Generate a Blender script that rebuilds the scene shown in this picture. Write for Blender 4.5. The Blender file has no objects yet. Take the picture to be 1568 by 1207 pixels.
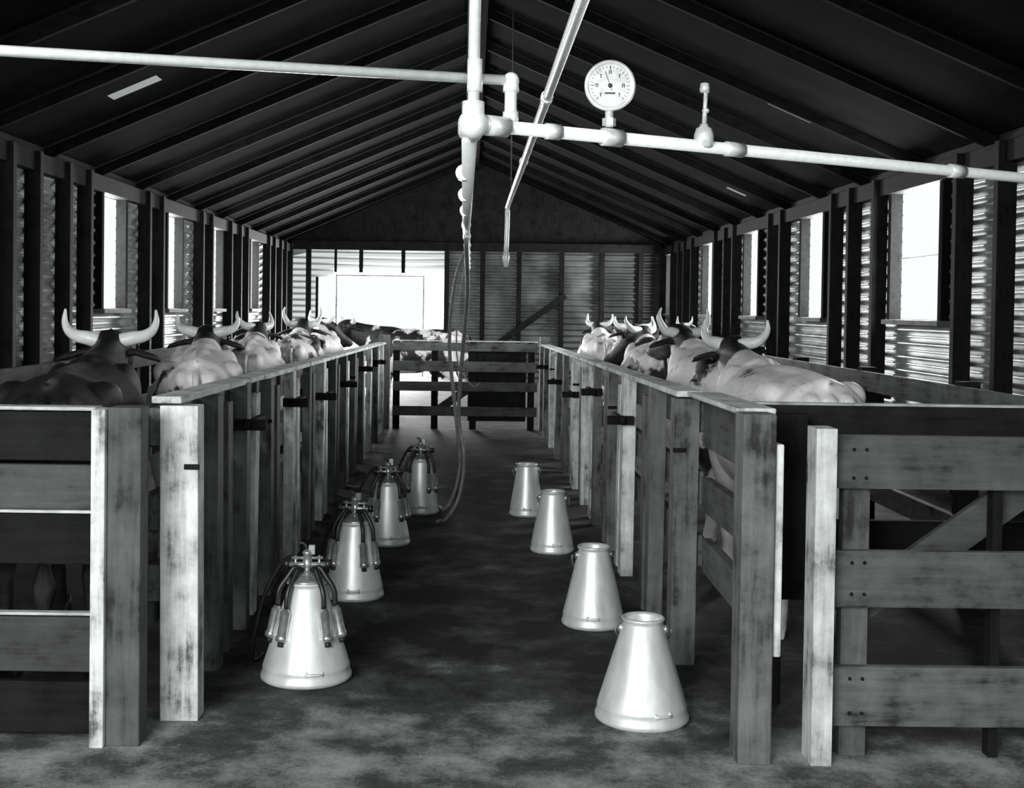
import bpy, bmesh, math, random
from mathutils import Vector, Matrix, Euler
random.seed(7)
scene = bpy.context.scene
try:
    scene.view_settings.view_transform = 'Standard'
    scene.view_settings.exposure = 0.2
    scene.view_settings.gamma = 1.04
except Exception:
    pass

# ------------------------------------------------------------------ materials
def new_mat(name):
    m = bpy.data.materials.new(name); m.use_nodes = True
    nt = m.node_tree; b = nt.nodes['Principled BSDF']
    return m, nt, b
def g(v): return (v*0.955, v, v*0.99, 1)

def plain(name, v, rough=.6, metal=0.0, nscale=25, namp=.25, bump=.1, stretch=None):
    m, nt, b = new_mat(name)
    tc = nt.nodes.new('ShaderNodeTexCoord')
    n = nt.nodes.new('ShaderNodeTexNoise'); n.inputs['Scale'].default_value = nscale; n.inputs['Detail'].default_value = 6
    if stretch:
        mp = nt.nodes.new('ShaderNodeMapping'); mp.inputs['Scale'].default_value = stretch
        nt.links.new(tc.outputs['Object'], mp.inputs['Vector']); nt.links.new(mp.outputs[0], n.inputs['Vector'])
    else:
        nt.links.new(tc.outputs['Object'], n.inputs['Vector'])
    r = nt.nodes.new('ShaderNodeValToRGB')
    r.color_ramp.elements[0].position = .3; r.color_ramp.elements[1].position = .7
    r.color_ramp.elements[0].color = g(v*(1-namp)); r.color_ramp.elements[1].color = g(min(1, v*(1+namp)))
    nt.links.new(n.outputs['Fac'], r.inputs['Fac']); nt.links.new(r.outputs['Color'], b.inputs['Base Color'])
    b.inputs['Roughness'].default_value = rough; b.inputs['Metallic'].default_value = metal
    if bump:
        bp = nt.nodes.new('ShaderNodeBump'); bp.inputs['Strength'].default_value = bump; bp.inputs['Distance'].default_value = .01
        nt.links.new(n.outputs['Fac'], bp.inputs['Height']); nt.links.new(bp.outputs['Normal'], b.inputs['Normal'])
    return m

def wood(name, axis, lo=.05, hi=.45, rough=.75, rmin=.5):
    m, nt, b = new_mat(name)
    tc = nt.nodes.new('ShaderNodeTexCoord'); geo = nt.nodes.new('ShaderNodeNewGeometry')
    off = nt.nodes.new('ShaderNodeVectorMath'); off.operation = 'MULTIPLY_ADD'
    comb = nt.nodes.new('ShaderNodeCombineXYZ')
    for i in range(3): nt.links.new(geo.outputs['Random Per Island'], comb.inputs[i])
    nt.links.new(comb.outputs[0], off.inputs[0]); off.inputs[1].default_value = (13, 17, 11)
    nt.links.new(tc.outputs['Object'], off.inputs[2])
    mp = nt.nodes.new('ShaderNodeMapping')
    s = [1, 1, 1]; s[axis] = .08
    mp.inputs['Scale'].default_value = s
    nt.links.new(off.outputs[0], mp.inputs['Vector'])
    n = nt.nodes.new('ShaderNodeTexNoise'); n.inputs['Scale'].default_value = 38; n.inputs['Detail'].default_value = 8; n.inputs['Roughness'].default_value = .65
    nt.links.new(mp.outputs[0], n.inputs['Vector'])
    n2 = nt.nodes.new('ShaderNodeTexNoise'); n2.inputs['Scale'].default_value = 6; n2.inputs['Detail'].default_value = 7; n2.inputs['Roughness'].default_value = .65
    nt.links.new(off.outputs[0], n2.inputs['Vector'])
    mx = nt.nodes.new('ShaderNodeMath'); mx.operation = 'MULTIPLY_ADD'; mx.inputs[1].default_value = .4
    h = nt.nodes.new('ShaderNodeMath'); h.operation = 'MULTIPLY'; h.inputs[1].default_value = .6
    nt.links.new(n2.outputs['Fac'], h.inputs[0])
    nt.links.new(n.outputs['Fac'], mx.inputs[0]); nt.links.new(h.outputs[0], mx.inputs[2])
    r = nt.nodes.new('ShaderNodeValToRGB')
    r.color_ramp.elements[0].position = .38; r.color_ramp.elements[1].position = .62
    r.color_ramp.elements[0].color = g(lo); r.color_ramp.elements[1].color = g(hi)
    e = r.color_ramp.elements.new(.47); e.color = g(lo*.35+hi*.55)
    nt.links.new(mx.outputs[0], r.inputs['Fac'])
    mr = nt.nodes.new('ShaderNodeMapRange'); mr.inputs['To Min'].default_value = rmin; mr.inputs['To Max'].default_value = 1.15
    nt.links.new(geo.outputs['Random Per Island'], mr.inputs['Value'])
    mul = nt.nodes.new('ShaderNodeVectorMath'); mul.operation = 'SCALE'
    nt.links.new(r.outputs['Color'], mul.inputs[0]); nt.links.new(mr.outputs[0], mul.inputs['Scale'])
    nt.links.new(mul.outputs[0], b.inputs['Base Color'])
    b.inputs['Roughness'].default_value = rough
    bp = nt.nodes.new('ShaderNodeBump'); bp.inputs['Strength'].default_value = .7; bp.inputs['Distance'].default_value = .007
    nt.links.new(mx.outputs[0], bp.inputs['Height']); nt.links.new(bp.outputs['Normal'], b.inputs['Normal'])
    return m

WOOD = [wood('wood_grain_x', 0, .012, .17), wood('wood_grain_y', 1, .012, .17), wood('wood_grain_z', 2, .012, .19)]
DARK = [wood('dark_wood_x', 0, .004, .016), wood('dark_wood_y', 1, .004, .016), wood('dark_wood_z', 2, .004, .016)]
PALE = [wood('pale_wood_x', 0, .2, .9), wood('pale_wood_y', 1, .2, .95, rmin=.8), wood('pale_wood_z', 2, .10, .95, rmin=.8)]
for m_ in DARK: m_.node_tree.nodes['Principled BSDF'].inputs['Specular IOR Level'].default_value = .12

def hide(name, thr, dark=.010, light=1.0, head=.0):
    m, nt, b = new_mat(name)
    tc = nt.nodes.new('ShaderNodeTexCoord'); oi = nt.nodes.new('ShaderNodeObjectInfo')
    comb = nt.nodes.new('ShaderNodeCombineXYZ')
    for i in range(3): nt.links.new(oi.outputs['Random'], comb.inputs[i])
    off = nt.nodes.new('ShaderNodeVectorMath'); off.operation = 'MULTIPLY_ADD'; off.inputs[1].default_value = (31, 17, 23)
    nt.links.new(comb.outputs[0], off.inputs[0]); nt.links.new(tc.outputs['Object'], off.inputs[2])
    n = nt.nodes.new('ShaderNodeTexNoise'); n.inputs['Scale'].default_value = 2.1; n.inputs['Detail'].default_value = 7; n.inputs['Roughness'].default_value = .6
    nt.links.new(off.outputs[0], n.inputs['Vector'])
    sep = nt.nodes.new('ShaderNodeSeparateXYZ'); nt.links.new(tc.outputs['Object'], sep.inputs[0])
    mr = nt.nodes.new('ShaderNodeMapRange'); mr.inputs['From Min'].default_value = .65; mr.inputs['From Max'].default_value = .95
    mr.inputs['To Min'].default_value = 0; mr.inputs['To Max'].default_value = -head
    nt.links.new(sep.outputs['Y'], mr.inputs['Value'])
    ad = nt.nodes.new('ShaderNodeMath'); ad.operation = 'ADD'
    nt.links.new(n.outputs['Fac'], ad.inputs[0]); nt.links.new(mr.outputs[0], ad.inputs[1])
    r = nt.nodes.new('ShaderNodeValToRGB')
    r.color_ramp.elements[0].position = thr-.02; r.color_ramp.elements[1].position = thr+.02
    r.color_ramp.elements[0].color = g(dark); r.color_ramp.elements[1].color = (light, light, light, 1)
    nt.links.new(ad.outputs[0], r.inputs['Fac'])
    mp = nt.nodes.new('ShaderNodeMapping'); mp.inputs['Scale'].default_value = (1, .22, .5)
    nt.links.new(tc.outputs['Object'], mp.inputs['Vector'])
    n2 = nt.nodes.new('ShaderNodeTexNoise'); n2.inputs['Scale'].default_value = 55; n2.inputs['Detail'].default_value = 8; n2.inputs['Roughness'].default_value = .75
    nt.links.new(mp.outputs[0], n2.inputs['Vector'])
    r2 = nt.nodes.new('ShaderNodeMapRange'); r2.inputs['From Min'].default_value = .35; r2.inputs['From Max'].default_value = .5; r2.inputs['To Min'].default_value = .8; r2.inputs['To Max'].default_value = 1.0
    nt.links.new(n2.outputs['Fac'], r2.inputs['Value'])
    mul = nt.nodes.new('ShaderNodeVectorMath'); mul.operation = 'SCALE'
    nt.links.new(r.outputs['Color'], mul.inputs[0]); nt.links.new(r2.outputs[0], mul.inputs['Scale'])
    nt.links.new(mul.outputs[0], b.inputs['Base Color'])
    b.inputs['Roughness'].default_value = .5
    bp = nt.nodes.new('ShaderNodeBump'); bp.inputs['Strength'].default_value = .6; bp.inputs['Distance'].default_value = .012
    nt.links.new(n2.outputs['Fac'], bp.inputs['Height']); nt.links.new(bp.outputs['Normal'], b.inputs['Normal'])
    return m
HIDES = [hide('hide_dark', .68), hide('hide_patched', .50, head=.25), hide('hide_pale_dark_head', .42, head=.5), hide('hide_white_dark_head', .35, head=.5)]
HORN = plain('horn_ivory', .85, .35, 0, 12, .2, .05)
HOOF = plain('hoof_dark', .04, .5)
EYE = plain('eye_dark', .01, .1, 0, 5, .1, 0)
NOSE = plain('muzzle_skin', .05, .4)
TIN = plain('tinned_steel', .84, .42, .42, 22, .16, .12, (1, 1, .3))
TIN2 = plain('nickel_dull', .5, .28, .75, 40, .3, .05)
RUB = plain('black_rubber', .012, .4, 0, 30, .3, .05)
RUBG = plain('grey_rubber', .16, .4, 0, 30, .3, .05)
PIPE = plain('painted_pipe', .95, .3, .1, 45, .1, .1)
BRASS = plain('fitting_metal', .75, .3, .3, 45, .2, .1)
GFACE = plain('gauge_face_white', .7, .4, 0, 30, .03, 0)
BLACK = plain('black_enamel', .02, .4)
CORR = plain('corrugated_iron', .34, .3, .5, 3, .5, .05)
CORRD = plain('dark_corrugated_iron', .07, .45, .3, 1.2, .6, .05)  # darkest iron tone, right end of the back wall
HOLEDARK = plain('pail_inside_shade', .1, .5, .5)
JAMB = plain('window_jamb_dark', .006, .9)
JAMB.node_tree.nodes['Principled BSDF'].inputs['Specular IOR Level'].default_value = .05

def floor_mat():
    m, nt, b = new_mat('dirty_concrete_light_falloff')
    tc = nt.nodes.new('ShaderNodeTexCoord')
    n = nt.nodes.new('ShaderNodeTexNoise'); n.inputs['Scale'].default_value = 3.2; n.inputs['Detail'].default_value = 14; n.inputs['Roughness'].default_value = .66
    n2 = nt.nodes.new('ShaderNodeTexNoise'); n2.inputs['Scale'].default_value = 70; n2.inputs['Detail'].default_value = 6; n2.inputs['Roughness'].default_value = .75
    for q in (n, n2): nt.links.new(tc.outputs['Object'], q.inputs['Vector'])
    a = nt.nodes.new('ShaderNodeMath'); a.operation = 'MULTIPLY_ADD'; a.inputs[1].default_value = .22
    h = nt.nodes.new('ShaderNodeMath'); h.operation = 'MULTIPLY'; h.inputs[1].default_value = .78
    nt.links.new(n.outputs['Fac'], h.inputs[0]); nt.links.new(n2.outputs['Fac'], a.inputs[0]); nt.links.new(h.outputs[0], a.inputs[2])
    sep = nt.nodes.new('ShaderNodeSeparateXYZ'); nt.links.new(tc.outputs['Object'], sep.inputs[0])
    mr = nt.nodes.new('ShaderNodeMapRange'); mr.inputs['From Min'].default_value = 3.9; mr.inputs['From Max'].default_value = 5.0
    mr.inputs['To Min'].default_value = .06; mr.inputs['To Max'].default_value = -.09  # light falloff put into colour: paler in front, darker down the aisle
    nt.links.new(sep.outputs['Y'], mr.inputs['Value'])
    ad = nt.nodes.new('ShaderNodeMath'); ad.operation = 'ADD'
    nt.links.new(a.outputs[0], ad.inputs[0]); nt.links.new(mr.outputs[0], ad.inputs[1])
    r = nt.nodes.new('ShaderNodeValToRGB'); r.color_ramp.elements[0].position = .38; r.color_ramp.elements[1].position = .66
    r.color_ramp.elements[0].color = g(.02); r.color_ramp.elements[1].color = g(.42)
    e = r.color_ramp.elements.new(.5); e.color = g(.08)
    nt.links.new(ad.outputs[0], r.inputs['Fac']); nt.links.new(r.outputs['Color'], b.inputs['Base Color'])
    b.inputs['Roughness'].default_value = .8
    b.inputs['Specular IOR Level'].default_value = .3
    bp = nt.nodes.new('ShaderNodeBump'); bp.inputs['Strength'].default_value = .6; bp.inputs['Distance'].default_value = .012
    nt.links.new(a.outputs[0], bp.inputs['Height']); nt.links.new(bp.outputs['Normal'], b.inputs['Normal'])
    return m
FLOOR = floor_mat()
GROUND = plain('bare_earth', .3, .9, 0, 3, .3, .3)

def translucent(name, refl, tr, fac):
    m, nt, b = new_mat(name)
    b.inputs['Base Color'].default_value = g(refl); b.inputs['Roughness'].default_value = .4
    t = nt.nodes.new('ShaderNodeBsdfTranslucent'); t.inputs['Color'].default_value = g(tr)
    mx = nt.nodes.new('ShaderNodeMixShader'); mx.inputs[0].default_value = fac
    out = nt.nodes['Material Output']
    nt.links.new(b.outputs[0], mx.inputs[1]); nt.links.new(t.outputs[0], mx.inputs[2]); nt.links.new(mx.outputs[0], out.inputs['Surface'])
    return m
TRANS = translucent('added_translucent_sheet', .08, .26, .6)  # iron wall made translucent here so its bright stripes show
TRANS2 = translucent('door_glare_sheet', .2, .55, .7)  # brighter copy of the sheet, imitates glare around the back door
SKYL = translucent('grimy_skylight_sheet', .2, .13, .6)

# ------------------------------------------------------------------ mesh helpers
def add_box(bm, x0, x1, y0, y1, z0, z1, mi=None, rot=None, base=0):
    c = Vector(((x0+x1)/2, (y0+y1)/2, (z0+z1)/2)); s = Vector((abs(x1-x0), abs(y1-y0), abs(z1-z0)))
    M = Matrix.Translation(c)
    if rot: M = M @ Euler(rot).to_matrix().to_4x4()
    M = M @ Matrix.Diagonal((s.x, s.y, s.z, 1))
    r = bmesh.ops.create_cube(bm, size=1, matrix=M)
    if mi is None: mi = base + max(range(3), key=lambda i: s[i])
    for v in r['verts']:
        for f in v.link_faces: f.material_index = mi

def beam(bm, a, b, w, h, mi=0):
    a = Vector(a); b = Vector(b); d = b-a; L = d.length
    q = d.to_track_quat('Y', 'Z')
    M = Matrix.Translation((a+b)/2) @ q.to_matrix().to_4x4() @ Matrix.Diagonal((w, L, h, 1))
    r = bmesh.ops.create_cube(bm, size=1, matrix=M)
    for v in r['verts']:
        for f in v.link_faces: f.material_index = mi

def tube(bm, pts, rad, seg=12, mi=0, ref=Vector((0, 0, 1)), smooth=True):
    pts = [Vector(p) for p in pts]; n = len(pts)
    if not isinstance(rad, (list, tuple)): rad = [rad]*n
    T = []
    for i in range(n):
        t = pts[min(i+1, n-1)]-pts[max(i-1, 0)]; T.append(t.normalized())
    if abs(T[0].dot(ref)) > .95: ref = Vector((0, 1, 0))
    side = T[0].cross(ref).normalized()
    rings = []
    for i in range(n):
        side = (side - T[i]*side.dot(T[i])).normalized()
        nn = side.cross(T[i])
        r = rad[i]; ra, rb = (r, r) if not isinstance(r, (list, tuple)) else r
        rings.append([bm.verts.new(pts[i]+side*(ra*math.cos(2*math.pi*k/seg))+nn*(rb*math.sin(2*math.pi*k/seg))) for k in range(seg)])
    fs = []
    for i in range(n-1):
        for k in range(seg):
            fs.append(bm.faces.new((rings[i][k], rings[i][(k+1) % seg], rings[i+1][(k+1) % seg], rings[i+1][k])))
    for f in fs: f.smooth = smooth
    fs.append(bm.faces.new(rings[0][::-1])); fs.append(bm.faces.new(rings[-1]))
    for f in fs: f.material_index = mi

def spline(pts, k=8):
    P = [Vector(p) for p in pts]; P = [2*P[0]-P[1]]+P+[2*P[-1]-P[-2]]
    out = []
    for i in range(1, len(P)-2):
        a, b, c, d = P[i-1], P[i], P[i+1], P[i+2]
        for j in range(k):
            t = j/k
            out.append(.5*((2*b)+(c-a)*t+(2*a-5*b+4*c-d)*t*t+(3*b-a-3*c+d)*t**3))
    out.append(P[-2]); return out

def lathe(bm, prof, seg=40, M=Matrix.Identity(4), mi=0, sx=1.0):
    rings = []
    for r, z in prof:
        rings.append([bm.verts.new(M @ Vector((r*sx*math.cos(2*math.pi*k/seg), r*sx*math.sin(2*math.pi*k/seg), z))) for k in range(seg)])
    for i in range(len(prof)-1):
        for k in range(seg):
            f = bm.faces.new((rings[i][k], rings[i][(k+1) % seg], rings[i+1][(k+1) % seg], rings[i+1][k]))
            f.smooth = True; f.material_index = mi
    if prof[0][0] > 1e-3:
        f = bm.faces.new(rings[0][::-1]); f.material_index = mi
    if prof[-1][0] > 1e-3:
        f = bm.faces.new(rings[-1]); f.material_index = mi

def sphere(bm, c, r, mi=0, seg=16):
    if not isinstance(r, (list, tuple)): r = (r, r, r)
    M = Matrix.Translation(c) @ Matrix.Diagonal((r[0], r[1], r[2], 1))
    res = bmesh.ops.create_uvsphere(bm, u_segments=seg, v_segments=seg//2+2, radius=1, matrix=M)
    for v in res['verts']:
        for f in v.link_faces: f.material_index = mi; f.smooth = True

def finish(name, bm, mats, bevel=0, parent=None, loc=None):
    me = bpy.data.meshes.new(name)
    bm.normal_update(); bm.to_mesh(me); bm.free()
    for m in mats: me.materials.append(m)
    ob = bpy.data.objects.new(name, me); scene.collection.objects.link(ob)
    if bevel:
        md = ob.modifiers.new('bevel', 'BEVEL'); md.width = bevel; md.segments = 2; md.limit_method = 'ANGLE'
    if parent: ob.parent = parent
    if loc: ob.location = loc
    return ob

def grid_sheet(bm, us, vs, fn, hole=lambda u, v: False, mi=lambda u, v: 0, smooth=True):
    V = [[bm.verts.new(fn(u, v)) for v in vs] for u in us]
    for i in range(len(us)-1):
        for j in range(len(vs)-1):
            uc = (us[i]+us[i+1])/2; vc = (vs[j]+vs[j+1])/2
            if hole(uc, vc): continue
            f = bm.faces.new((V[i][j], V[i+1][j], V[i+1][j+1], V[i][j+1])); f.smooth = smooth; f.material_index = mi(uc, vc)
    bmesh.ops.delete(bm, geom=[v for v in bm.verts if not v.link_faces], context='VERTS')

# ------------------------------------------------------------------ shell
XL, XR, YB, Y0, EAVE, XM = -3.8, 4.0, 25.7, 0.6, 2.7, .1
RIDGE = EAVE+.43*3.9
bm = bmesh.new(); add_box(bm, -4.3, 4.5, -1.2, 26.2, -.12, 0, 0); finish('floor', bm, [FLOOR])
bm = bmesh.new(); add_box(bm, -60, 60, -40, 90, -.3, -.13, 0); finish('ground', bm, [GROUND])

P = .125; AMP = .026
zs = []
z = 0
while z < EAVE-1e-6:
    zs.append(z); z += P/10
zs.append(EAVE)
def wave(z): return AMP*math.sin(2*math.pi*z/P)
def near(v, arr): return min(arr, key=lambda a: abs(a-v))
WZ0 = near(1.37, zs); WZ1 = near(2.54, zs)
LW = [(12.95, .8), (15.6, .75), (18.2, .75), (21.3, .7)]
RW = [(11.0, 1.2), (14.3, .9), (17.4, .85), (20.6, .85), (24.5, .8)]
for nm, X, W in (('wall_left', XL, LW), ('wall_right', XR, RW)):
    ys = sorted(set([Y0, YB]+[c-w/2 for c, w in W]+[c+w/2 for c, w in W]))
    s = 1 if X < 0 else -1
    bm = bmesh.new()
    grid_sheet(bm, ys, zs, lambda u, v: Vector((X+s*wave(v), u, v)),
               hole=lambda u, v: WZ0 < v < WZ1 and any(abs(u-c) < w/2 for c, w in W))
    # closing board between wall plate and roof sheets
    add_box(bm, X-.02, X+.02, Y0, YB, EAVE-.03, EAVE+.09, 1)
    finish(nm, bm, [CORR, DARK[1]])
    bm = bmesh.new()
    a = X+s*.03; b = X+s*.17
    y = Y0+.1; k = 0
    while y < YB:
        if not any(abs(y-c) < w/2+.16 for c, w in W):
            add_box(bm, a, b, y-.04, y+.04, 0, EAVE, 2)
        y += (.78, .62)[k % 2]; k += 1
    add_box(bm, a, X+s*.12, Y0, YB, EAVE-.16, EAVE, 1)
    for i in range(len(W)+1):
        ya = Y0 if i == 0 else W[i-1][0]+W[i-1][1]/2
        yb = YB if i == len(W) else W[i][0]-W[i][1]/2
        add_box(bm, a, X+s*.06, ya+.06, yb-.06, .62, .70, 1)
    finish('wall_studs', bm, DARK, .004)
    for i, (c, w) in enumerate(W):
        bm = bmesh.new()
        xa, xb = X-s*.02, X+s*.09
        for sg in (-1, 1):
            yy = c+sg*(w/2+.035)
            add_box(bm, *sorted((xa, xb)), yy-.04, yy+.04, WZ0-.04, WZ1+.05, 6)
        add_box(bm, *sorted((xa, X+s*.13)), c-w/2-.1, c+w/2+.1, WZ0-.05, WZ0-.005, 4)
        add_box(bm, *sorted((xa, xb)), c-w/2-.075, c+w/2+.075, WZ1, WZ1+.08, 1)
        if w > 1.05: add_box(bm, *sorted((X-s*.01, X+s*.01)), c-w/2, c+w/2, 1.93, 1.94, 4)
        finish('window_%d' % (i+1+(0 if X < 0 else len(LW))), bm, DARK+WOOD+[JAMB], .004)

# back wall
DX0, DX1, DZ = -2.75, -1.0, near(2.04, zs)
WX0, WX1, WBZ = -3.15, -2.84, near(.85, zs)
xs = [XL, WX0, WX1, DX0, DX1, -.5, 2.75, XR]
bm = bmesh.new()
CORRM = plain('grey_corrugated_iron', .2, .38, .4, 2, .5, .05)  # mid-grey iron tone, middle of the back wall
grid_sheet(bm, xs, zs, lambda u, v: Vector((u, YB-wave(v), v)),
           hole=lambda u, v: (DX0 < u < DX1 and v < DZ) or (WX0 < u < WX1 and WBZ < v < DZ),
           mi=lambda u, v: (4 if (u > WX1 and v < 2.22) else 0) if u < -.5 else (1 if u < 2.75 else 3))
v = [bm.verts.new(p) for p in ((XL-.3, YB+.02, EAVE-.05), (XR+.3, YB+.02, EAVE-.05), (XR+.3, YB+.02, EAVE-.05+.02), (XM, YB+.02, RIDGE+.12), (XL-.3, YB+.02, EAVE-.05+.02))]
f = bm.faces.new(v); f.material_index = 2
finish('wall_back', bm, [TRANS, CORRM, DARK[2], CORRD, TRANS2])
bm = bmesh.new()
for x in (-3.35, -.5, .24, .99, 1.87, 2.7, 3.5): add_box(bm, x-.05, x+.05, YB-.14, YB-.03, 0, EAVE, 2)
for x in (-2.27, -1.4): add_box(bm, x-.04, x+.04, YB-.1, YB-.03, DZ+.1, EAVE, 2)
add_box(bm, -2.82, -2.77, YB-.1, YB-.03, DZ+.1, EAVE, 2)
add_box(bm, XL+.1, XR-.1, YB-.16, YB-.03, EAVE-.1, EAVE+.08, 0)
beam(bm, (.3, YB-.16, .5), (1.95, YB-.16, 1.72), .04, .13, 0)
finish('wall_studs', bm, DARK, .004)
bm = bmesh.new()
for x in (DX0-.022, DX1+.025): add_box(bm, x-.02, x+.02, YB-.08, YB-.03, 0, DZ+.02, 2)
add_box(bm, DX0-.04, DX1+.045, YB-.08, YB-.03, DZ+.02, DZ+.05, 0)
finish('door_1', bm, PALE, .004)
bm = bmesh.new()
add_box(bm, WX0-.05, WX0, YB-.1, YB-.03, WBZ, DZ, 2)
add_box(bm, WX0-.05, WX1, YB-.1, YB-.03, WBZ-.06, WBZ, 0)
finish('window_10', bm, DARK, .004)

# roof
slots = [(10.2, 10.40, -3.0, -2.6), (11.2, 11.44, 2.70, 3.1), (16.3, 16.42, 3.35, 3.6)]
ys = sorted(set([Y0-.5, YB+.4]+[s[0] for s in slots]+[s[1] for s in slots]))
xs = sorted(set([-4.15, XM, 4.35]+[s[2] for s in slots]+[s[3] for s in slots]))
bm = bmesh.new()
grid_sheet(bm, ys, xs, lambda u, v: Vector((v, u, RIDGE-.43*abs(v-XM)+.08)),
           mi=lambda u, v: 1 if any(s[0] < u < s[1] and s[2] < v < s[3] for s in slots) else 0, smooth=False)
ROOFM = plain('darkened_roof_sheets', .0042, 1.0, 0, 3, .4, .05)  # shade put into the roof colour: near black although the lamps reach it
RAFT = wood('rafter_wood', 0, .004, .010)
for m_ in (ROOFM, RAFT): m_.node_tree.nodes['Principled BSDF'].inputs['Specular IOR Level'].default_value = .02
finish('ceiling', bm, [ROOFM, SKYL])
bm = bmesh.new()
y = Y0-.1
while y < YB+.1:
    for sg in (-1, 1):
        beam(bm, (XM, y, RIDGE+.02), (XM+sg*4.1, y, RIDGE+.02-.43*4.1), .05, .09, 0)
    y += 1.5
add_box(bm, XM-.03, XM+.03, Y0-.3, YB, RIDGE-.1, RIDGE+.05, 1)
finish('roof_rafters', bm, [RAFT, ROOFM, DARK[2]], .004)

# ------------------------------------------------------------------ fences
def rnd(a): return random.uniform(-a, a)
MATS = WOOD+DARK+PALE
def slope(bm):
    for v in bm.verts: v.co.z *= .958-.0078*(v.co.y-4)
def fence(name, sx, X, ds, wfirst, y_end, ymin=None):
    bm = bmesh.new()
    for i, d in enumerate(ds):
        w = wfirst[i] if i < len(wfirst) else random.uniform(.045, .07)
        dp = random.uniform(.08, .13)
        x0 = X+(.05 if (i == 0 and sx < 0) else 0); x1 = x0+sx*w
        pale = (i in (0,) and sx < 0) or random.random() < .3
        add_box(bm, min(x0, x1), max(x0, x1), d, d+dp, 0, 1.135+rnd(.012), 8 if pale else 2, rot=(rnd(.006), rnd(.008), 0))
        if i % 3 == 0:
            add_box(bm, *sorted((x0-sx*.004, x0+sx*.05)), d-.006, d+.0, .9, .92, 3)
        if i > 0:
            add_box(bm, *sorted((X+sx*.01, X+sx*.035)), d+.26, d+.36, .0, 1.08, 2 if i % 2 else 8, rot=(rnd(.01), rnd(.01), 0))
    y0 = (ymin or ds[0])+.02
    for (za, zb) in ((.98, 1.115), (.68, .82), (.42, .55)):
        y = y0
        while y < y_end:
            ye = min(y+random.uniform(2.2, 2.9), y_end)
            add_box(bm, *sorted((X+sx*.085, X+sx*.125)), y, ye-.01, za, zb, 1, rot=(rnd(.004), 0, 0))
            y = ye
    for k in range(6):
        ya = y0-.03+(y_end-y0)*k/6; yb = y0-.03+(y_end-y0)*(k+1)/6
        add_box(bm, *sorted((X+sx*.005+rnd(.004), X+sx*.11)), ya, yb-.006, 1.135, 1.16, 7)
    for d in ds[2::2]:
        zz = random.choice((.87, .93, .8))
        add_box(bm, *sorted((X-sx*.09, X+sx*.05)), d-.06, d-.03, zz, zz+.05, 3)
        add_box(bm, *sorted((X-sx*.03, X-sx*.001)), d-.1, d+.3, zz+.01, zz+.045, 4)
    slope(bm)
    return finish(name, bm, MATS, .005)
fence('stall_fence', -1, -.965, [4.2, 4.78, 5.4, 6.05, 6.8, 7.5, 8.2, 8.95, 9.7, 10.45, 11.25, 12.1, 13.0, 13.8], [.13, .09, .08], 14.4)
fence('stall_fence', 1, .82, [4.95, 5.6, 6.6, 7.3, 8.15, 9.0, 9.8, 10.75, 11.7, 12.7, 13.6], [.1, .07], 14.4)

bm = bmesh.new()
add_box(bm, .855, .96, 3.86, 3.98, 0, 1.15, 2)
add_box(bm, .965, .99, 3.88, 4.0, .35, 1.05, 8)
for za, zb in ((.93, 1.12), (.66, .8), (.4, .54)):
    add_box(bm, .93, .97, 3.985, 4.93, za, zb, 1, rot=(rnd(.02), 0, rnd(.01)))
add_box(bm, .86, .99, 3.99, 4.9, 1.14, 1.16, 7)
slope(bm)
finish('stall_fence', bm, MATS, .005)

GREY = [wood('dim_wood_x', 0, .01, .085)]
def near_gate(sx, Xa, Xb, y, rails, battens):
    bm = bmesh.new()
    for za, zb, k in rails:
        add_box(bm, *sorted((Xa, Xb)), y, y+.03, za, zb, 0 if k else 3, rot=(0, rnd(.004), 0))
    for x, w, m in battens:
        add_box(bm, x, x+w, y+.035, y+.085, 0.0, 1.0, m)
    return bm
bm = near_gate(1, 1.16, 3.78, 3.92, ((.865, 1.035, 1), (.49, .67, 1), (.11, .30, 1)), ((1.2, .085, 2), (1.68, .03, 5), (2.4, .09, 2), (3.3, .09, 2)))
add_box(bm, 1.085, 1.15, 3.86, 3.97, 0, 1.06, 8)
beam(bm, (1.25, 4.03, .45), (2.0, 4.03, 1.0), .03, .11, 9)
for zz in (.9, .99, .53, .63, .15, .26):
    for xx in (1.22, 1.26): sphere(bm, (xx, 3.918, zz), .006, 3, 8)
finish('board_gate', bm, MATS+GREY, .004)
bm = bmesh.new()
add_box(bm, 1.03, 1.18, 4.3, 4.34, .42, 1.07, 5)
add_box(bm, 1.0, 3.75, 4.42, 4.46, .97, 1.09, 3)
add_box(bm, 1.0, 3.75, 4.42, 4.46, 1.09, 1.10, 6)
add_box(bm, 1.0, 3.75, 4.42, 4.46, .55, .68, 3)
for x in (1.06, 2.3, 3.6): add_box(bm, x, x+.08, 4.465, 4.53, 0, 1.09, 5)
finish('crush_gate', bm, MATS, .005)
bm = near_gate(-1, -1.215, -3.6, 4.02, ((.91, 1.07, 0), (.75, .895, 1), (.57, .735, 0), (.22, .40, 1), (.02, .19, 0)), ((-1.9, .09, 5), (-2.8, .09, 5)))
for f in bm.faces:
    if f.material_index == 0: f.material_index = 9
add_box(bm, -1.20, -1.155, 3.93, 4.01, 0, 1.085, 8)
add_box(bm, -1.153, -1.045, 3.95, 4.05, 0, 1.09, 2)
add_box(bm, -3.6, -1.205, 4.0, 4.08, 1.073, 1.085, 6)
for z_ in (.737, .403): add_box(bm, -3.6, -1.22, 4.015, 4.05, z_, z_+.01, 6)
finish('board_gate', bm, MATS+GREY, .004)
bm = bmesh.new()
add_box(bm, -1.06, -1.03, 4.36, 4.49, .0, 1.04, 2, rot=(.02, .03, 0))
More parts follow.
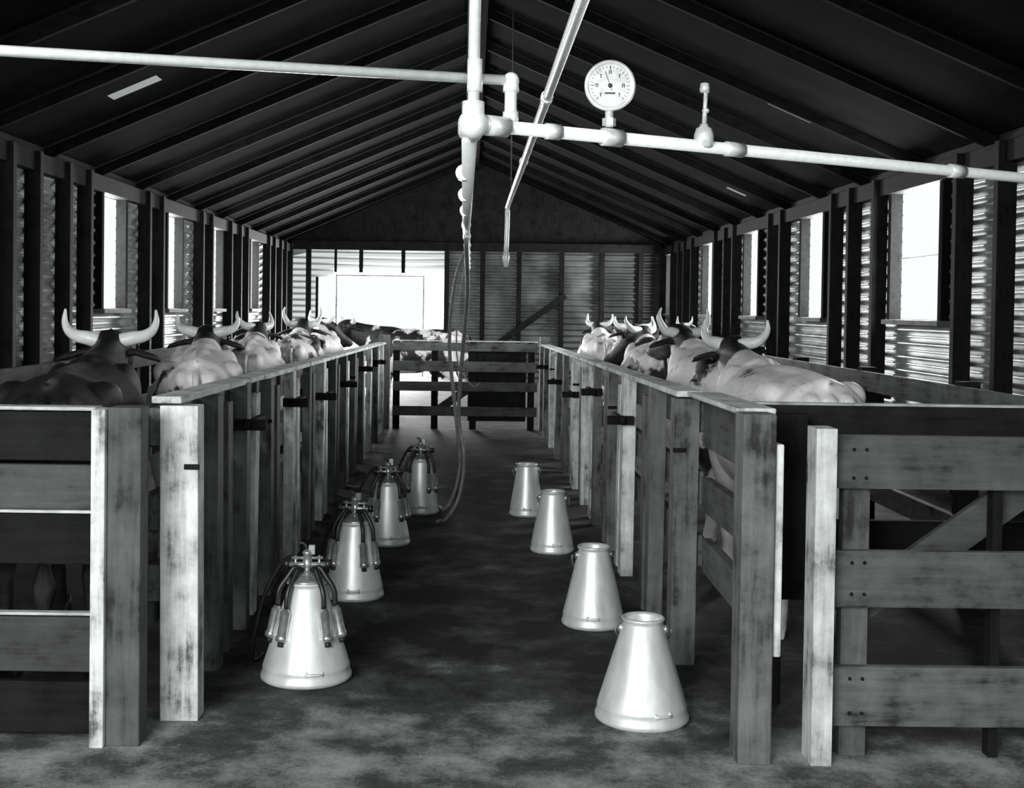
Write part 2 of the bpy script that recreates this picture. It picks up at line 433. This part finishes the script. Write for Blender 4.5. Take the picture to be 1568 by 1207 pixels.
for za, zb in ((.9, 1.05), (.62, .75), (.3, .44)):
    add_box(bm, -1.13, -1.09, 4.06, 6.0, za, zb, 1, rot=(rnd(.01), 0, 0))
finish('stall_fence', bm, MATS, .005)

for X in (-2.6, 2.55):
    bm = bmesh.new()
    for i in range(7):
        y = 4.75+i*1.6
        add_box(bm, X-.05, X+.05, y-.05, y+.05, 0, 1.08, 5)
    for za, zb in ((.94, 1.06), (.6, .72), (.28, .4)):
        add_box(bm, X-.09 if X > 0 else X+.05, X-.05 if X > 0 else X+.09, 4.6, 14.7, za, zb, 1)
    finish('lane_fence', bm, MATS, .005)

bm = bmesh.new()
GY = 14.5
for za, zb in ((.92, 1.02), (.68, .80), (.45, .56), (.16, .27)):
    add_box(bm, -.9, .79, GY, GY+.03, za, zb, 0, rot=(0, rnd(.01), 0))
for x in (-.9, -.45, 0.0, .68): add_box(bm, x, x+.08, GY+.04, GY+.08, 0, 1.03, 5)
beam(bm, (-.4, GY+.1, .2), (.65, GY+.1, .95), .03, .1, 9)
add_box(bm, -.9, .8, GY-.01, GY+.05, 1.03, 1.045, 6)
for x in (-1.06, .82): add_box(bm, x, x+.12, GY-.02, GY+.1, 0, 1.1, 2)
add_box(bm, -.02, .66, GY+.05, GY+.07, .1, .92, 5)
finish('pen_gate', bm, MATS+GREY, .004)

# ------------------------------------------------------------------ pails
def pail_profile(r, h=.355, rt=.066):
    return [(r*.93, .0), (r*.97, .004), (r*1.01, .010), (r*1.01, .022), (r*.985, .027), (r*.96, .05), (r*.968, .054), (r*.955, .06), (rt+.004, h-.02), (rt+.002, h-.012), (rt+.008, h-.006), (rt+.009, h), (rt+.004, h+.004)]
def lug(bm, r, rt, ang, z=.055, mi=0):
    A = math.radians(ang); rr = r*.95
    for k in (-1, 1):
        a = A+k*.18
        sphere(bm, (rr*math.cos(a), rr*math.sin(a), z), (.008, .008, .012), mi, 10)
    tube(bm, [((rr+.004)*math.cos(A+t*.06), (rr+.004)*math.sin(A+t*.06), z) for t in (-3, -2, -1, 0, 1, 2, 3)], .006, 8, mi)
def plain_pail(x, y, r, hang, aim):
    bm = bmesh.new()
    pr = pail_profile(r)
    lathe(bm, pr+[(.064, .352), (.06, .345), (r*.9, .03), (0.0001, .02)], 56)
    lathe(bm, [(.0001, .30), (.07, .30)], 32, mi=1)  # dark disc imitates the shade inside the pail mouth
    for s in (-1, 1):
        sphere(bm, (s*.078, 0, .315), (.012, .014, .018), 2)
    pts = []
    for k in range(13):
        a = math.pi*k/12
        px = .085*math.cos(a); L = .15*math.sin(a)
        pts.append((px*1.15, -.0-L*.75*(r/.16)-.005, .315-L*.62))
    tube(bm, pts, .004, 8, 2)
    lug(bm, r, .066, aim-math.degrees(hang))
    ob = finish('milk_pail', bm, [TIN, HOLEDARK, TIN2])
    ob.location = (x, y, 0.0); ob.rotation_euler = (0, 0, hang)
    return ob
plain_pail(.614, 4.29, .161, 3.0, 290)
plain_pail(.571, 5.58, .140, 3.3, 265)
plain_pail(.498, 7.27, .128, 2.9, 280)
plain_pail(.404, 8.54, .118, 3.2, 270)

def milker(x, y, r, rot, k):
    bm = bmesh.new()
    lathe(bm, pail_profile(r, .37, .068), 56)
    lathe(bm, [(.074, .368), (.076, .378), (.06, .386), (.045, .398), (.02, .405), (.0001, .406)], 36, mi=2)
    tube(bm, [(0, 0, .4), (0, 0, .47)], .018, 14, 2)
    tube(bm, [(-.085, 0, .435), (.085, 0, .435)], .010, 10, 2)
    tube(bm, [(-.06, 0, .46), (.06, 0, .46)], .006, 10, 2)
    for s in (-1, 1):
        tube(bm, [(s*.078, 0, .42), (s*.078, 0, .452)], .014, 12, 1)
        tube(bm, [(s*.045, 0, .40), (s*.045, 0, .47)], .005, 8, 2)
    sphere(bm, (0, 0, .48), (.02, .02, .014), 2)
    tube(bm, spline([(0, 0, .48), (-.005, 0, .5), (-.015, 0, .515), (-.03, 0, .518)], 4), .006, 8, 1)
    add_box(bm, .005, .028, -.012, .012, .475, .51, 2)
    tube(bm, spline([(-.07, 0, .36), (-.075, 0, .39), (-.03, 0, .42), (.03, 0, .42), (.075, 0, .39), (.07, 0, .36)], 5), .007, 8, 2)
    sl = (r-.07)/.33
    for a in (196, 232, 308, 344):
        A = math.radians(a); c, s = math.cos(A), math.sin(A)
        def Q(rr, z): return Vector((rr*c, rr*s, z))
        zt, zb = .285, .165
        rt_ = .07+sl*(.36-zt)+.020; rb_ = .07+sl*(.36-zb)+.010
        tube(bm, spline([Q(.03, .42), Q(.05, .425), Q(.07, .40), Q(rt_-.006, zt+.06), Q(rt_, zt)], 5), .010, 10, 1)
        top = Q(rt_, zt); bot = Q(rb_, zb); d = bot-top
        tube(bm, [top, top+d*.08, top+d*.1, top+d*.8, top+d*.83, top+d*.95, bot], [.013, .015, .0195, .0195, .023, .023, .016], 16, 2)
        tube(bm, [bot, bot+d*.14], .012, 12, 1)
    tube(bm, spline([(-.01, .02, .45), (-.09, .07, .44), (-.17, .10, .30), (-.215, .12, .12), (-.225, .17, .02), (-.2, .28, .013)], 6), .009, 10, 1)
    lug(bm, r, .068, 285)
    ob = finish('milking_machine', bm, [TIN, RUB, TIN2])
    ob.location = (x, y, 0); ob.rotation_euler = (0, 0, rot)
    return ob
milker(-.610, 4.72, .172, .05, 0)
milker(-.552, 6.06, .145, -.2, 1)
milker(-.481, 7.43, .135, .15, 2)
milker(-.330, 8.59, .130, -.1, 3)

# ------------------------------------------------------------------ pipework
JX, JY, JZ = 0.0, 3.1, 1.88
dB = Vector((1.72, .98, 0))
bm = bmesh.new()
J = Vector((JX, JY, JZ)); pr = .017
endB = J+dB*(3.93/1.72)
tube(bm, [J, endB], pr, 20)
def along(t): return J+dB*t
dBn = dB.normalized()
for t, L, R in ((.035, .03, .026), (.12, .02, .021), (.215, .03, .024), (.43, .03, .021), (.9, .03, .022)):
    c = along(t); tube(bm, [c-dBn*L, c+dBn*L], R, 20, 1)
sphere(bm, J, (.038, .038, .038), 0, 20)
tube(bm, [J, J+Vector((0, 0, .055))], .028, 18, 0)
tube(bm, [J, (0.01, JY, RIDGE)], .0145, 18, 0)
tube(bm, [J, J+Vector((-.006, .095, -.001))], .034, 20, 0)
zA = 2.0
tube(bm, [(0.003, JY, zA-.04), (0.003, JY, zA+.04)], .019, 16, 0)
A0 = Vector((.095, 3.16, zA)); A1 = Vector((-.99, 2.83, zA-.012))
dA = (A1-A0)
tube(bm, [A0, A0+dA*3.55], .0128, 18, 0)
sphere(bm, A0, .021, 0, 16)
tube(bm, [A0, (A0.x, A0.y, JZ)], .0155, 18, 0)
tube(bm, [A0-Vector((0, 0, .03)), A0-Vector((0, 0, .0))], .02, 18, 0)
tube(bm, [(A0.x, A0.y, JZ+.015), (A0.x, A0.y, JZ+.04)], .02, 18, 0)
c = along(.374)
lathe(bm, [(.02, -.005), (.026, .0), (.028, .03), (.022, .05), (.012, .056), (.012, .062)], 20, Matrix.Translation(c), 1)
tube(bm, [c+Vector((0, 0, .06)), c+Vector((.004, 0, .16))], .006, 10, 1)
sphere(bm, c+Vector((.004, 0, .1)), (.01, .01, .008), 1)
lathe(bm, [(.0001, .148), (.012, .15), (.014, .16), (.012, .175), (.0001, .178)], 16, Matrix.Translation(c), 1)
finish('vacuum_pipework', bm, [PIPE, BRASS])

c = along(.21)+Vector((0, 0, .135)); bm = bmesh.new()
M = Matrix.Translation(c) @ Euler((math.radians(90), 0, 0)).to_matrix().to_4x4()
lathe(bm, [(.058, -.03), (.062, -.024), (.064, .0), (.068, .008), (.067, .014), (.060, .016), (.056, .010)], 48, M, 1)
lathe(bm, [(.057, .008), (.057, .0095), (.0001, .0096)], 48, M, 0)
def gbar(ang, r0, r1, w, m=2):
    a = math.radians(ang); d = Vector((math.sin(a), 0, math.cos(a)))
    o = Vector((0, -.0115, 0))
    beam(bm, c+o+d*r0, c+o+d*r1, w, .001, m)
for k in range(25):
    a = -135+k*270/24
    gbar(a, .047 if k % 4 else .043, .052, .0012 if k % 4 else .0024)
for k in range(7):
    a = math.radians(-135+k*45); q = c+Vector((math.sin(a)*.035, -.0115, math.cos(a)*.035))
    for sxx in ((-.0025, .0025) if k % 2 else (0,)):
        add_box(bm, q.x+sxx-.001, q.x+sxx+.001, q.y-.0004, q.y+.0004, q.z-.0045, q.z+.0045, 2)
    add_box(bm, q.x-.003, q.x+.003, q.y-.0004, q.y+.0004, q.z+.0035, q.z+.005, 2)
gbar(-20, -.014, .04, .003)
sphere(bm, c+Vector((0, -.012, 0)), (.006, .003, .006), 2)
add_box(bm, c.x-.014, c.x+.014, c.y-.012, c.y-.0112, c.z-.022, c.z-.018, 2)
tube(bm, [c-Vector((0, 0, .108)), c-Vector((0, 0, .062))], .011, 14, 1)
tube(bm, [c-Vector((0, 0, .105)), c-Vector((0, 0, .085))], .018, 6, 1, smooth=False)
finish('vacuum_gauge', bm, [GFACE, BRASS, BLACK])

bm = bmesh.new()
tube(bm, [(JX-.008, JY+.1, JZ-.001), (JX-.03, 7, JZ-.005), (-.035, 14.4, JZ)], .0215, 18, 0)
for y in (4.2, 5.0, 5.8, 6.8, 7.9, 9.0, 10.2, 11.4, 12.6, 13.8):
    tube(bm, [(-.03, y, JZ), (-.03, y+.05, JZ)], .027, 14, 1)
    if y > 6:
        tube(bm, [(-.03, y+.025, JZ-.01), (-.03, y+.025, JZ-.06)], .008, 10, 1)
        lathe(bm, [(.008, -.075), (.012, -.07), (.012, -.055), (.007, -.05)], 10, Matrix.Translation((-.03, y+.025, JZ)), 1)
for y in (6.0, 10.5, 14.3):
    tube(bm, [(-.03, y, JZ), (-.03, y, RIDGE-.09)], .003, 6, 2)
finish('vacuum_pipe', bm, [PIPE, BRASS, BLACK])
bm = bmesh.new()
X2, Z2 = .236, 2.1
tube(bm, spline([(X2+.02, .8, Z2+.05), (X2, 3.2, Z2), (X2-.01, 5.5, Z2-.03), (X2, 8.1, Z2), (X2, 8.22, Z2-.03), (X2, 8.24, Z2-.1), (X2-.005, 8.24, 1.8)], 5), .0155, 14, 0)
for y in (3.9, 5.6): tube(bm, [(X2-.005, y, Z2-.012), (X2-.005, y+.05, Z2-.013)], .02, 12, 0)
tube(bm, [(X2-.005, 8.24, 1.8), (X2-.005, 8.24, 1.76), (X2-.005, 8.24, 1.70)], [.02, .022, .014], 12, 0)
tube(bm, [(X2, 2.0, Z2), (X2, 2.0, RIDGE-.1)], .003, 6, 1); tube(bm, [(X2, 7.6, Z2), (X2, 7.6, RIDGE-.1)], .003, 6, 1)
finish('water_pipe', bm, [PIPE, BLACK])

hoses = [
 [(-.03, 7.925, 1.803), (-.10, 8.1, 1.6), (-.14, 8.4, 1.2), (-.10, 8.55, .75), (-.06, 8.6, .4), (-.08, 8.6, .2), (-.13, 8.6, .06), (-.17, 8.6, .02), (-.2, 8.75, .014)],
 [(-.03, 6.825, 1.803), (-.02, 7.4, 1.5), (-.05, 8.0, 1.1), (-.07, 8.3, .7), (-.03, 8.3, .42), (-.06, 8.3, .16), (-.14, 8.25, .02), (-.2, 8.15, .014)],
 [(-.03, 9.025, 1.803), (-.09, 9.2, 1.45), (-.10, 9.3, 1.1), (-.06, 9.3, .95), (.02, 9.3, .84), (.08, 9.3, .86)],
]
bm = bmesh.new()
for h, r in zip(hoses, (.013, .013, .006)): tube(bm, spline(h, 8), r, 10)
finish('rubber_hose', bm, [RUBG])

# ------------------------------------------------------------------ cows
def cow_body(hyaw, hpitch, hs=1.0, up=1.0):
    bm = bmesh.new()
    def ell(path, seg=20): tube(bm, [p[0] for p in path], [p[1] for p in path], seg)
    ell([((0, -.83, 1.0), (.05, .08)), ((0, -.79, .99), (.16, .18)), ((0, -.70, .98), (.225, .24)), ((0, -.52, .97), (.265, .27)), ((0, -.3, .93), (.27, .30)), ((0, 0, .90), (.32, .335)),
         ((0, .28, .90), (.30, .345)), ((0, .5, .92), (.25, .345)), ((0, .66, .95), (.2, .28)), ((0, .78, .98), (.12, .18)), ((0, .83, .98), (.04, .08))], 28)
    for s in (-1, 1):
        sphere(bm, (s*.185, -.48, 1.13), (.075, .13, .075)); sphere(bm, (s*.08, -.75, 1.09), (.05, .09, .075))
        sphere(bm, (s*.15, .46, 1.07), (.085, .15, .17))
        ell([((s*.15, .46, .95), (.10, .15)), ((s*.18, .47, .74), (.09, .12)), ((s*.17, .44, .6), (.065, .08)), ((s*.155, .46, .42), (.05, .055)), ((s*.155, .47, .37), (.05, .055)),
             ((s*.155, .45, .25), (.034, .038)), ((s*.155, .45, .14), (.04, .045)), ((s*.155, .48, .07), (.045, .05)), ((s*.155, .51, .0), (.055, .065))], 14)
        ell([((s*.15, -.55, 1.0), (.12, .2)), ((s*.19, -.48, .8), (.11, .18)), ((s*.19, -.5, .66), (.085, .13)), ((s*.18, -.62, .5), (.05, .065)), ((s*.175, -.68, .43), (.045, .06)),
             ((s*.175, -.66, .3), (.034, .042)), ((s*.175, -.64, .14), (.04, .046)), ((s*.175, -.6, .07), (.045, .05)), ((s*.175, -.57, .0), (.055, .065))], 14)
    sphere(bm, (0, -.36, .63), (.16, .17, .12))
    for sx_ in (-.06, .06):
        for sy_ in (-.42, -.3): tube(bm, [(sx_, sy_, .56), (sx_, sy_, .47)], [.022, .014], 8)
    sphere(bm, (0, -.1, 1.215), (.045, .7, .045)); sphere(bm, (0, .45, 1.23), (.055, .22, .055))
    hp = Vector((0, 1.06, 1.27))
    ell([((0, .42, 1.02), (.19, .27)), ((0, .66, 1.07), (.155, .235)), ((0, .88, 1.16), (.12, .175)), ((0, 1.02, 1.22), (.1, .14)), ((0, 1.1, 1.24), (.07, .09))], 18)
    R = Matrix.Translation(hp) @ Euler((hpitch, 0, hyaw)).to_matrix().to_4x4()
    def H(x, y, z): return R @ Vector((x, y, z))
    path = [((0, -.06, .01), (.06, .06)), ((0, -.02, .02), (.10, .09)), ((0, .07, 0), (.12, .115)), ((0, .16, -.045), (.115, .11)), ((0, .27, -.12), (.08, .085)), ((0, .37, -.19), (.068, .07)),
            ((0, .43, -.23), (.08, .075)), ((0, .48, -.26), (.07, .06)), ((0, .505, -.275), (.03, .03))]
    tube(bm, [H(*p[0]) for p in path], [p[1] for p in path], 18)
    tube(bm, [H(0, .08, -.1), H(0, .25, -.2), H(0, .42, -.29)], [(.07, .05), (.05, .035), (.045, .03)], 12)
    for q in ((0, .0, .09), (.035, .02, .085), (-.035, .02, .085), (0, .05, .09), (.02, -.03, .085), (-.025, -.03, .08)):
        sphere(bm, H(*q), (.03, .03, .032))
    for s in (-1, 1):
        sphere(bm, H(s*.095, .13, .02), .035)
        b, m, t = H(s*.09, 0, -.01), H(s*.19, -.02, -.015), H(s*.28, -.02, -.05)
        tube(bm, [b, H(s*.14, -.01, -.0), m, H(s*.24, -.025, -.03), t], [(.03, .022), (.05, .02), (.062, .02), (.045, .018), (.012, .012)], 12)
    tube(bm, spline([(0, -.74, 1.15), (0, -.86, 1.10), (0, -.9, .9), (.01, -.89, .65), (.02, -.89, .5)], 4), .024, 10)
    tube(bm, [(.02, -.89, .52), (.02, -.89, .42), (.02, -.9, .28)], [.025, .05, .018], 10)
    bmesh.ops.recalc_face_normals(bm, faces=bm.faces)
    me = bpy.data.meshes.new('tmp'); bm.to_mesh(me); bm.free()
    ob = bpy.data.objects.new('tmp', me); scene.collection.objects.link(ob)
    rm = ob.modifiers.new('r', 'REMESH'); rm.mode = 'VOXEL'; rm.voxel_size = .015; rm.use_smooth_shade = True
    sm = ob.modifiers.new('s', 'SMOOTH'); sm.iterations = 5; sm.factor = .5
    dg = bpy.context.evaluated_depsgraph_get(); dg.update()
    body = bpy.data.meshes.new_from_object(ob.evaluated_get(dg)); body.name = 'cow_body_mesh'
    for p in body.polygons: p.use_smooth = True
    bpy.data.objects.remove(ob)
    body.materials.clear(); body.materials.append(HIDES[0])
    parts = []
    for s in (-1, 1):
        bm = bmesh.new()
        base = [(.06, -.01, .06), (.12, -.01, .075), (.175, 0, .085), (.22, .02, .12*up), (.24, .04, .17*up), (.235-.05*(up-1), .05, .235*up)]
        base = [(s*(.06+(p[0]-.06)*hs), p[1], .06+(p[2]-.06)*hs) for p in base]
        sp = spline([H(*p) for p in base], 6); n = len(sp)
        tube(bm, sp, [.041*(1-.86*(i/(n-1))**1.6) for i in range(n)], 14, 0)
        me = bpy.data.meshes.new('horn'); bm.to_mesh(me); bm.free(); me.materials.append(HORN)
        parts.append(('horn_left' if s < 0 else 'horn_right', me))
    bm = bmesh.new()
    for s in (-1, 1): sphere(bm, H(s*.118, .15, .015), .021)
    me = bpy.data.meshes.new('eyes'); bm.to_mesh(me); bm.free(); me.materials.append(EYE); parts.append(('eyes', me))
    bm = bmesh.new()
    sphere(bm, H(0, .485, -.262), (.066, .035, .05))
    me = bpy.data.meshes.new('muzzle'); bm.to_mesh(me); bm.free(); me.materials.append(NOSE); parts.append(('muzzle', me))
    bm = bmesh.new()
    for s in (-1, 1):
        for hx, hy in ((s*.155, .5), (s*.175, -.58)):
            for q in (-.026, .026):
                tube(bm, [(hx+q, hy+.015, .0), (hx+q, hy+.0, .05), (hx+q, hy-.01, .075)], [(.03, .062), (.027, .052), (.022, .04)], 10, ref=Vector((0, 1, 0)))
    me = bpy.data.meshes.new('hooves'); bm.to_mesh(me); bm.free(); me.materials.append(HOOF); parts.append(('hooves', me))
    return body, parts
VAR = [cow_body(0, .1, 1.0, .95), cow_body(.75, -.05, .75, 1.1), cow_body(-.75, .1, .85, 1.0), cow_body(.2, .3, .8, 1.25), cow_body(-.15, .05, .85, .9)]

def cow(x, y, yaw, var, hid, sc=.93):
    e = bpy.data.objects.new('cow', None); scene.collection.objects.link(e)
    e.location = (x, y, 0); e.rotation_euler = (0, 0, yaw); e.scale = (sc, sc, sc)
    body, parts = VAR[var]
    ob = bpy.data.objects.new('body', body); scene.collection.objects.link(ob); ob.parent = e
    ob.material_slots[0].link = 'OBJECT'; ob.material_slots[0].material = HIDES[hid]
    for n, me in parts:
        o = bpy.data.objects.new(n, me); scene.collection.objects.link(o); o.parent = e
cow(-1.66, 5.25, .15, 0, 0)
cow(-1.56, 7.2, .18, 4, 3)
cow(-1.66, 9.4, .12, 1, 2)
cow(-1.62, 11.55, .08, 3, 1)
cow(-1.66, 13.6, .10, 2, 2)
cow(1.50, 5.95, .03, 2, 3, .93)
cow(1.60, 8.05, .05, 3, 2, .95)
cow(1.52, 10.2, -.04, 1, 2)
cow(1.62, 12.1, -.10, 4, 1)
cow(1.5, 14.1, -.06, 2, 2)
cow(-.75, 17.3, 1.45, 1, 1, .9)
cow(2.4, 18.8, -1.2, 0, 0, .9)

# ------------------------------------------------------------------ light
w = bpy.data.worlds.new('overcast_sky'); scene.world = w; w.use_nodes = True
bg = w.node_tree.nodes['Background']; bg.inputs[0].default_value = (.97, 1, 1, 1); bg.inputs[1].default_value = .88

def area(name, loc, target, sx_, sy_, e):
    L = bpy.data.lights.new(name, 'AREA'); L.shape = 'RECTANGLE'; L.size = sx_; L.size_y = sy_; L.energy = e
    o = bpy.data.objects.new(name, L); scene.collection.objects.link(o); o.location = loc
    o.rotation_euler = (Vector(target)-Vector(loc)).to_track_quat('-Z', 'Y').to_euler()
    return o
for i, (c, ww) in enumerate(LW): area('window_daylight', (XL-.06, c, 1.955), (XL+3, c, 1.955), ww, 1.16, 95)
for i, (c, ww) in enumerate(RW): area('window_daylight', (XR+.06, c, 1.955), (XR-3, c, 1.955), ww, 1.16, 110 if i else 190)
area('door_daylight', ((DX0+DX1)/2, YB+.25, 1.0), ((DX0+DX1)/2+.6, YB-5, 1.0), 1.75, 1.95, 700)
area('entrance_daylight', (-2.2, -2.0, 2.6), (.2, 4.6, .3), 2.5, 1.8, 350)
S = bpy.data.lights.new('sun', 'SUN'); S.energy = 10; S.angle = .02
so = bpy.data.objects.new('sun', S); scene.collection.objects.link(so)
so.rotation_euler = Vector((.15, -1, -.9)).to_track_quat('-Z', 'Y').to_euler()

# ------------------------------------------------------------------ camera
cam = bpy.data.cameras.new('camera'); co = bpy.data.objects.new('camera', cam); scene.collection.objects.link(co)
cam.sensor_fit = 'HORIZONTAL'; cam.sensor_width = 36; cam.lens = 1900/1568*36
cam.shift_x = 64/1568; cam.shift_y = -91/1568
pitch = math.radians(1.2); roll = math.radians(.76)
co.matrix_world = Matrix.Translation((0, 0, 1.42)) @ Matrix.Rotation(math.pi/2-pitch, 4, 'X') @ Matrix.Rotation(roll, 4, 'Z')
cam.clip_start = .05
scene.camera = co
